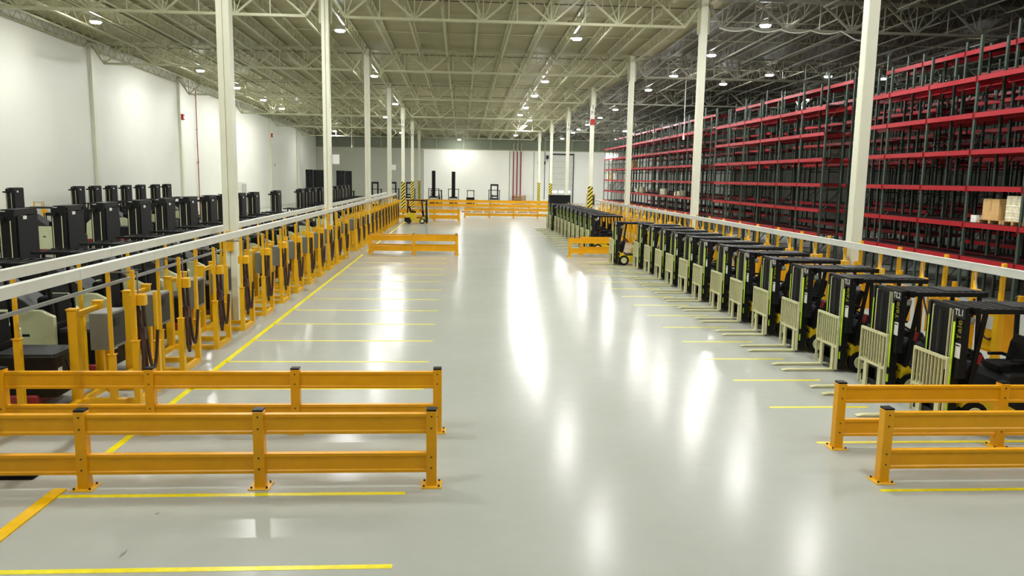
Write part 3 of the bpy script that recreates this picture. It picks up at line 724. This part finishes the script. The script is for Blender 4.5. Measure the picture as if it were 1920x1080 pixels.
for i, x in enumerate(RX):
    for y0, n, nm in SEC:
        if i > 3 and nm == 'far section': continue
        lv = LV if i == 0 else LV+[9.2]
        rack(x, y0, n, 9.1 if i == 0 else 9.7, lv, f'red and green pallet rack, {RN[i]} from the aisle, {nm}', 'pallet racks', detail=(i < 1 or (i == 1 and n == 7)))
# loads on the racks
def pallet(label, loc, sx=1.0, sy=1.0, rz=0, group=None):
    t = thing('pallet', label, 'pallet', loc, rz, group)
    for i in range(5): MB().box(-sx/2+i*(sx-.1)/4, -sx/2+i*(sx-.1)/4+.1, -sy/2, sy/2, .11, .13).build('plank', 'wood', t)
    for i in range(3): MB().box(-sx/2, sx/2, -sy/2+i*(sy-.1)/2, -sy/2+i*(sy-.1)/2+.1, .0, .11).build('stringer', 'wood', t)
    return t
zl = LV[1]+.167
pallet('wooden pallet under the cardboard carton on the near rack', (18.95, 26.1, zl), 1.0, 1.2)
t = thing('cardboard_box', 'big brown cardboard carton on a pallet in the near rack', 'box', (18.95, 26.15, zl+.135))
MB().bbox(-.45, .45, -.42, .42, 0, .72, .01).build('carton', 'card', t); MB().box(-.455, .455, -.04, .04, .3, .722).build('tape', 'wood', t)
t = thing('cardboard_box', 'small white box beside the brown carton on the near rack', 'box', (18.6, 26.95, zl)); MB().bbox(-.15, .15, -.15, .15, 0, .25, .01).build('carton', 'white', t)
MB().box(-.02, .02, -.151, .151, .2, .252).build('tape', 'hood', t)
pallet('wooden pallet under the stretch-wrapped load on the near rack', (18.95, 24.95, zl), 1.0, 1.0)
t = thing('wrapped_load', 'stretch-wrapped pale pallet load at the edge of the near rack', 'pallet load', (18.95, 24.95, zl+.135))
MB().bbox(-.45, .45, -.45, .45, 0, .85, .03).build('load', 'wrap', t)
for k in range(4): MB().bbox(-.46, .46, -.46, .46, .1+.2*k, .13+.2*k, .03).build('wrap_band', 'white', t)
rnd = random.Random(3)
for k, (y, w_) in enumerate(((66.5, 1.4), (72, 1.0), (82, 1.6), (88, 1.2))):
    t = thing('film_bundle', f'crumpled white film bundle on the far rack, {ORD[k]} from the cross aisle', 'bundle', (18.95, y, zl), group='film bundles on the far rack')
    q = MB()
    for j in range(5):
        a = rnd.uniform(-.25, .25); b_ = rnd.uniform(-w_/2, w_/2); h = rnd.uniform(.25, .6)
        q.bbox(a-.22, a+.22, b_-.25, b_+.25, 0, h, .1)
    q.build('film', 'wrap', t)
for k, (y, z) in enumerate(((95, 3), (97.3, 3), (99.2, 3), (86, 4), (98.5, 2))):
    t = thing('cardboard_box', f'pale carton stored on the farthest rack bays, {ORD[k]} along', 'box', (18.95, y, LV[z-1]+.167), group='cartons on the far rack')
    MB().bbox(-.4, .4, -.4, .4, 0, .8, .02).build('carton', 'card' if k % 2 else 'white', t); MB().box(-.41, .41, -.05, .05, .3, .803).build('tape', 'wood', t)

# ------------------------------------------------------------------ wall fittings
for k, (x, y, z) in enumerate(((XW+.17, 69.7, 8.6), (XW+.17, 101.3, 8.7))):
    t = thing('fire_alarm', f'red fire alarm box high on the white wall pilaster, {ORD[k]} from the camera end', 'alarm', (x, y, z))
    MB().bbox(0, .18, -.18, .18, 0, .5, .02).build('housing', 'redbox', t); MB().box(.18, .2, -.1, .1, .12, .3).build('strobe', 'white', t)
t = thing('conduit', 'thin dark pipe running down the white wall', 'pipe', (XW+.12, 73.6, 0))
MB().cyl((0, 0, .1), (0, 0, 11.5), .04, 8).build('pipe', 'pipe', t)
for z in (2, 5, 8, 11): MB().box(-.1, .05, -.06, .06, z, z+.05).build('clamp', 'pipe', t)
t = thing('wall_box', 'small white box beside the dark pipe on the white wall', 'box', (XW+.02, 73.9, 5.0)); MB().bbox(0, .1, 0, .25, 0, .35, .01).build('housing', 'white', t)
t = thing('notice_board', 'small white notice on the white wall beyond the second alarm', 'sign', (XW+.0, 103.5, 5.0)); MB().box(0, .03, -.3, .3, 0, .6).build('board', 'white', t); MB().box(.03, .035, -.1, .1, .15, .4).build('print', 'black', t)
t = thing('electrical_cabinet', 'pale grey slatted electrical cabinet against the white wall', 'cabinet', (-23.6, 84.5, 0))
MB().bbox(-.5, .5, -1.0, 1.0, 0, 3.2, .03).build('housing', 'duct', t)
for i in range(5): MB().box(.5, .52, -.8+i*.35, -.75+i*.35, .3, 3.0).build('door_slat', 'grey', t)
for k in range(3):
    t = thing('sprinkler_riser', f'red sprinkler riser on the far wall, {ORD[k]} of three from the barrier end', 'pipe', (8.65+.62*k, YF-.35, 0), group='sprinkler risers')
    MB().cyl((0, 0, .4), (0, 0, 8.5), .1, 12).build('pipe', 'pipe', t)
    MB().cyl((0, 0, 8.5), (0, 0, 9.3), .1, 12).tube([(0, 0, 9.3), (.0, -.2, 9.6), (.0, -.5, 9.75), (0, -1.6, 9.8)], .1, 8).build('upper_pipe', 'steel', t)
    MB().cyl((0, 0, .8), (0, 0, 1.1), .17, 10).cyl((0, -.2, .95), (0, -.3, .95), .15, 10).build('valve', 'redbox', t)
    MB().cyl((0, 0, .0), (0, 0, .4), .16, 10).build('foot', 'pipe', t)
pallet('yellowish pallet lying before the red risers', (9.6, YF-3.5, 0), 2.2, 1.6)
t = thing('crate', 'orange slatted crate on the floor beneath the red risers', 'crate', (9.7, YF-1.6, 0))
for i in range(3): MB().box(-1, 1, -.5, .5, .1+i*.4, .35+i*.4).build('plank', 'wood', t)
for x in (-.95, .9): MB().box(x, x+.06, -.52, .52, 0, 1.25).build('corner_post', 'wood', t)
for k, x in enumerate((12.9, 14.0)):
    t = thing('door_conduit', f'thin vertical conduit on the far wall, {ORD[k]} from the red risers', 'pipe', (x, YF-.1, 0))
    MB().cyl((0, 0, .6), (0, 0, 8.6), .05, 8).build('pipe', 'hood', t); MB().box(-.12, .12, -.15, .05, 6.5, 7.0).build('junction_box', 'hood', t)
t = thing('operator_panel', 'small dark hoist box at the top corner of the dock door', 'box', (14.4, YF-.3, 7.4)); MB().bbox(-.2, .2, -.2, .2, 0, .6, .03).build('housing', 'black', t); MB().box(-.02, .02, -.22, .0, -.4, 0).build('cable', 'black', t)
t = thing('wooden_locker', 'brown cabinet standing beyond the striped rack-side column', 'cabinet', (19.6, 118, 0)); MB().bbox(-.6, .6, -.4, .4, 0, 1.9, .03).build('housing', 'card', t); MB().box(-.5, .5, -.42, -.4, .2, 1.7).build('door', 'hood', t)
# pallets between the far barriers
for k in range(7):
    pallet(f'dark stacked pallet behind the low crossing barrier, {ORD[k]} along', (.5+1.35*k, 93, 0), 1.1, 1.0, group='pallets behind the crossing barrier')
# hanging pull cord & drooping cable on the roof truss
t = thing('drooping_cable', 'pale cable drooping along the roof truss chord near the second rack-side column', 'cable', (12.2, Y0+D-.2, 11.4))
pts = []
for s_ in range(4): pts += [(s_*1.5+p.x, 0, p.z) for p in arc((0, 0, 0), (1.5, 0, 0), .14, 6)[:-1]]
pts += [(6.0, 0, 0), (6.7, 0, -.35), (7.3, 0, -.5)]
MB().tube(pts, .03, 5).build('cable', 'duct', t)
for k, (x, y) in enumerate(((17.2, 60.5), (-12.8, 92))):
    t = thing('pull_cord', f'thin white cord hanging from the roof above the {"racks" if k == 0 else "wall-side trucks"}', 'cord', (x, y, 0))
    MB().bar((0, 0, 7.6), (0, 0, deck(y)), .03).build('cord', 'white', t); MB().box(-.06, .06, -.06, .06, 7.3, 7.6).build('handle', 'white', t)
# tyre scuffs
for x0, y0, x1, y1, w_ in ((-3.71, 9.2, -3.68, 9.28, .05), (-3.67, 8.11, -3.66, 8.31, .045)):
    sc = MB(); a = Vector((x0, y0, .0)); b_ = Vector((x1, y1, .0)); n_ = (b_-a).cross(Vector((0, 0, 1))).normalized()*w_/2; mid = (a+b_)/2
    sc._add([a+Vector((0, 0, .002)), mid-n_+Vector((0, 0, .002)), b_+Vector((0, 0, .002)), mid+n_+Vector((0, 0, .002)), a, mid-n_, b_, mid+n_], [(0, 1, 2, 3), (7, 6, 5, 4), (0, 4, 5, 1), (1, 5, 6, 2), (2, 6, 7, 3), (3, 7, 4, 0)])
    sc.build('scuff_mark', 'conduit', fl)

for o in bpy.data.objects:
    if '_u' in o: del o['_u']
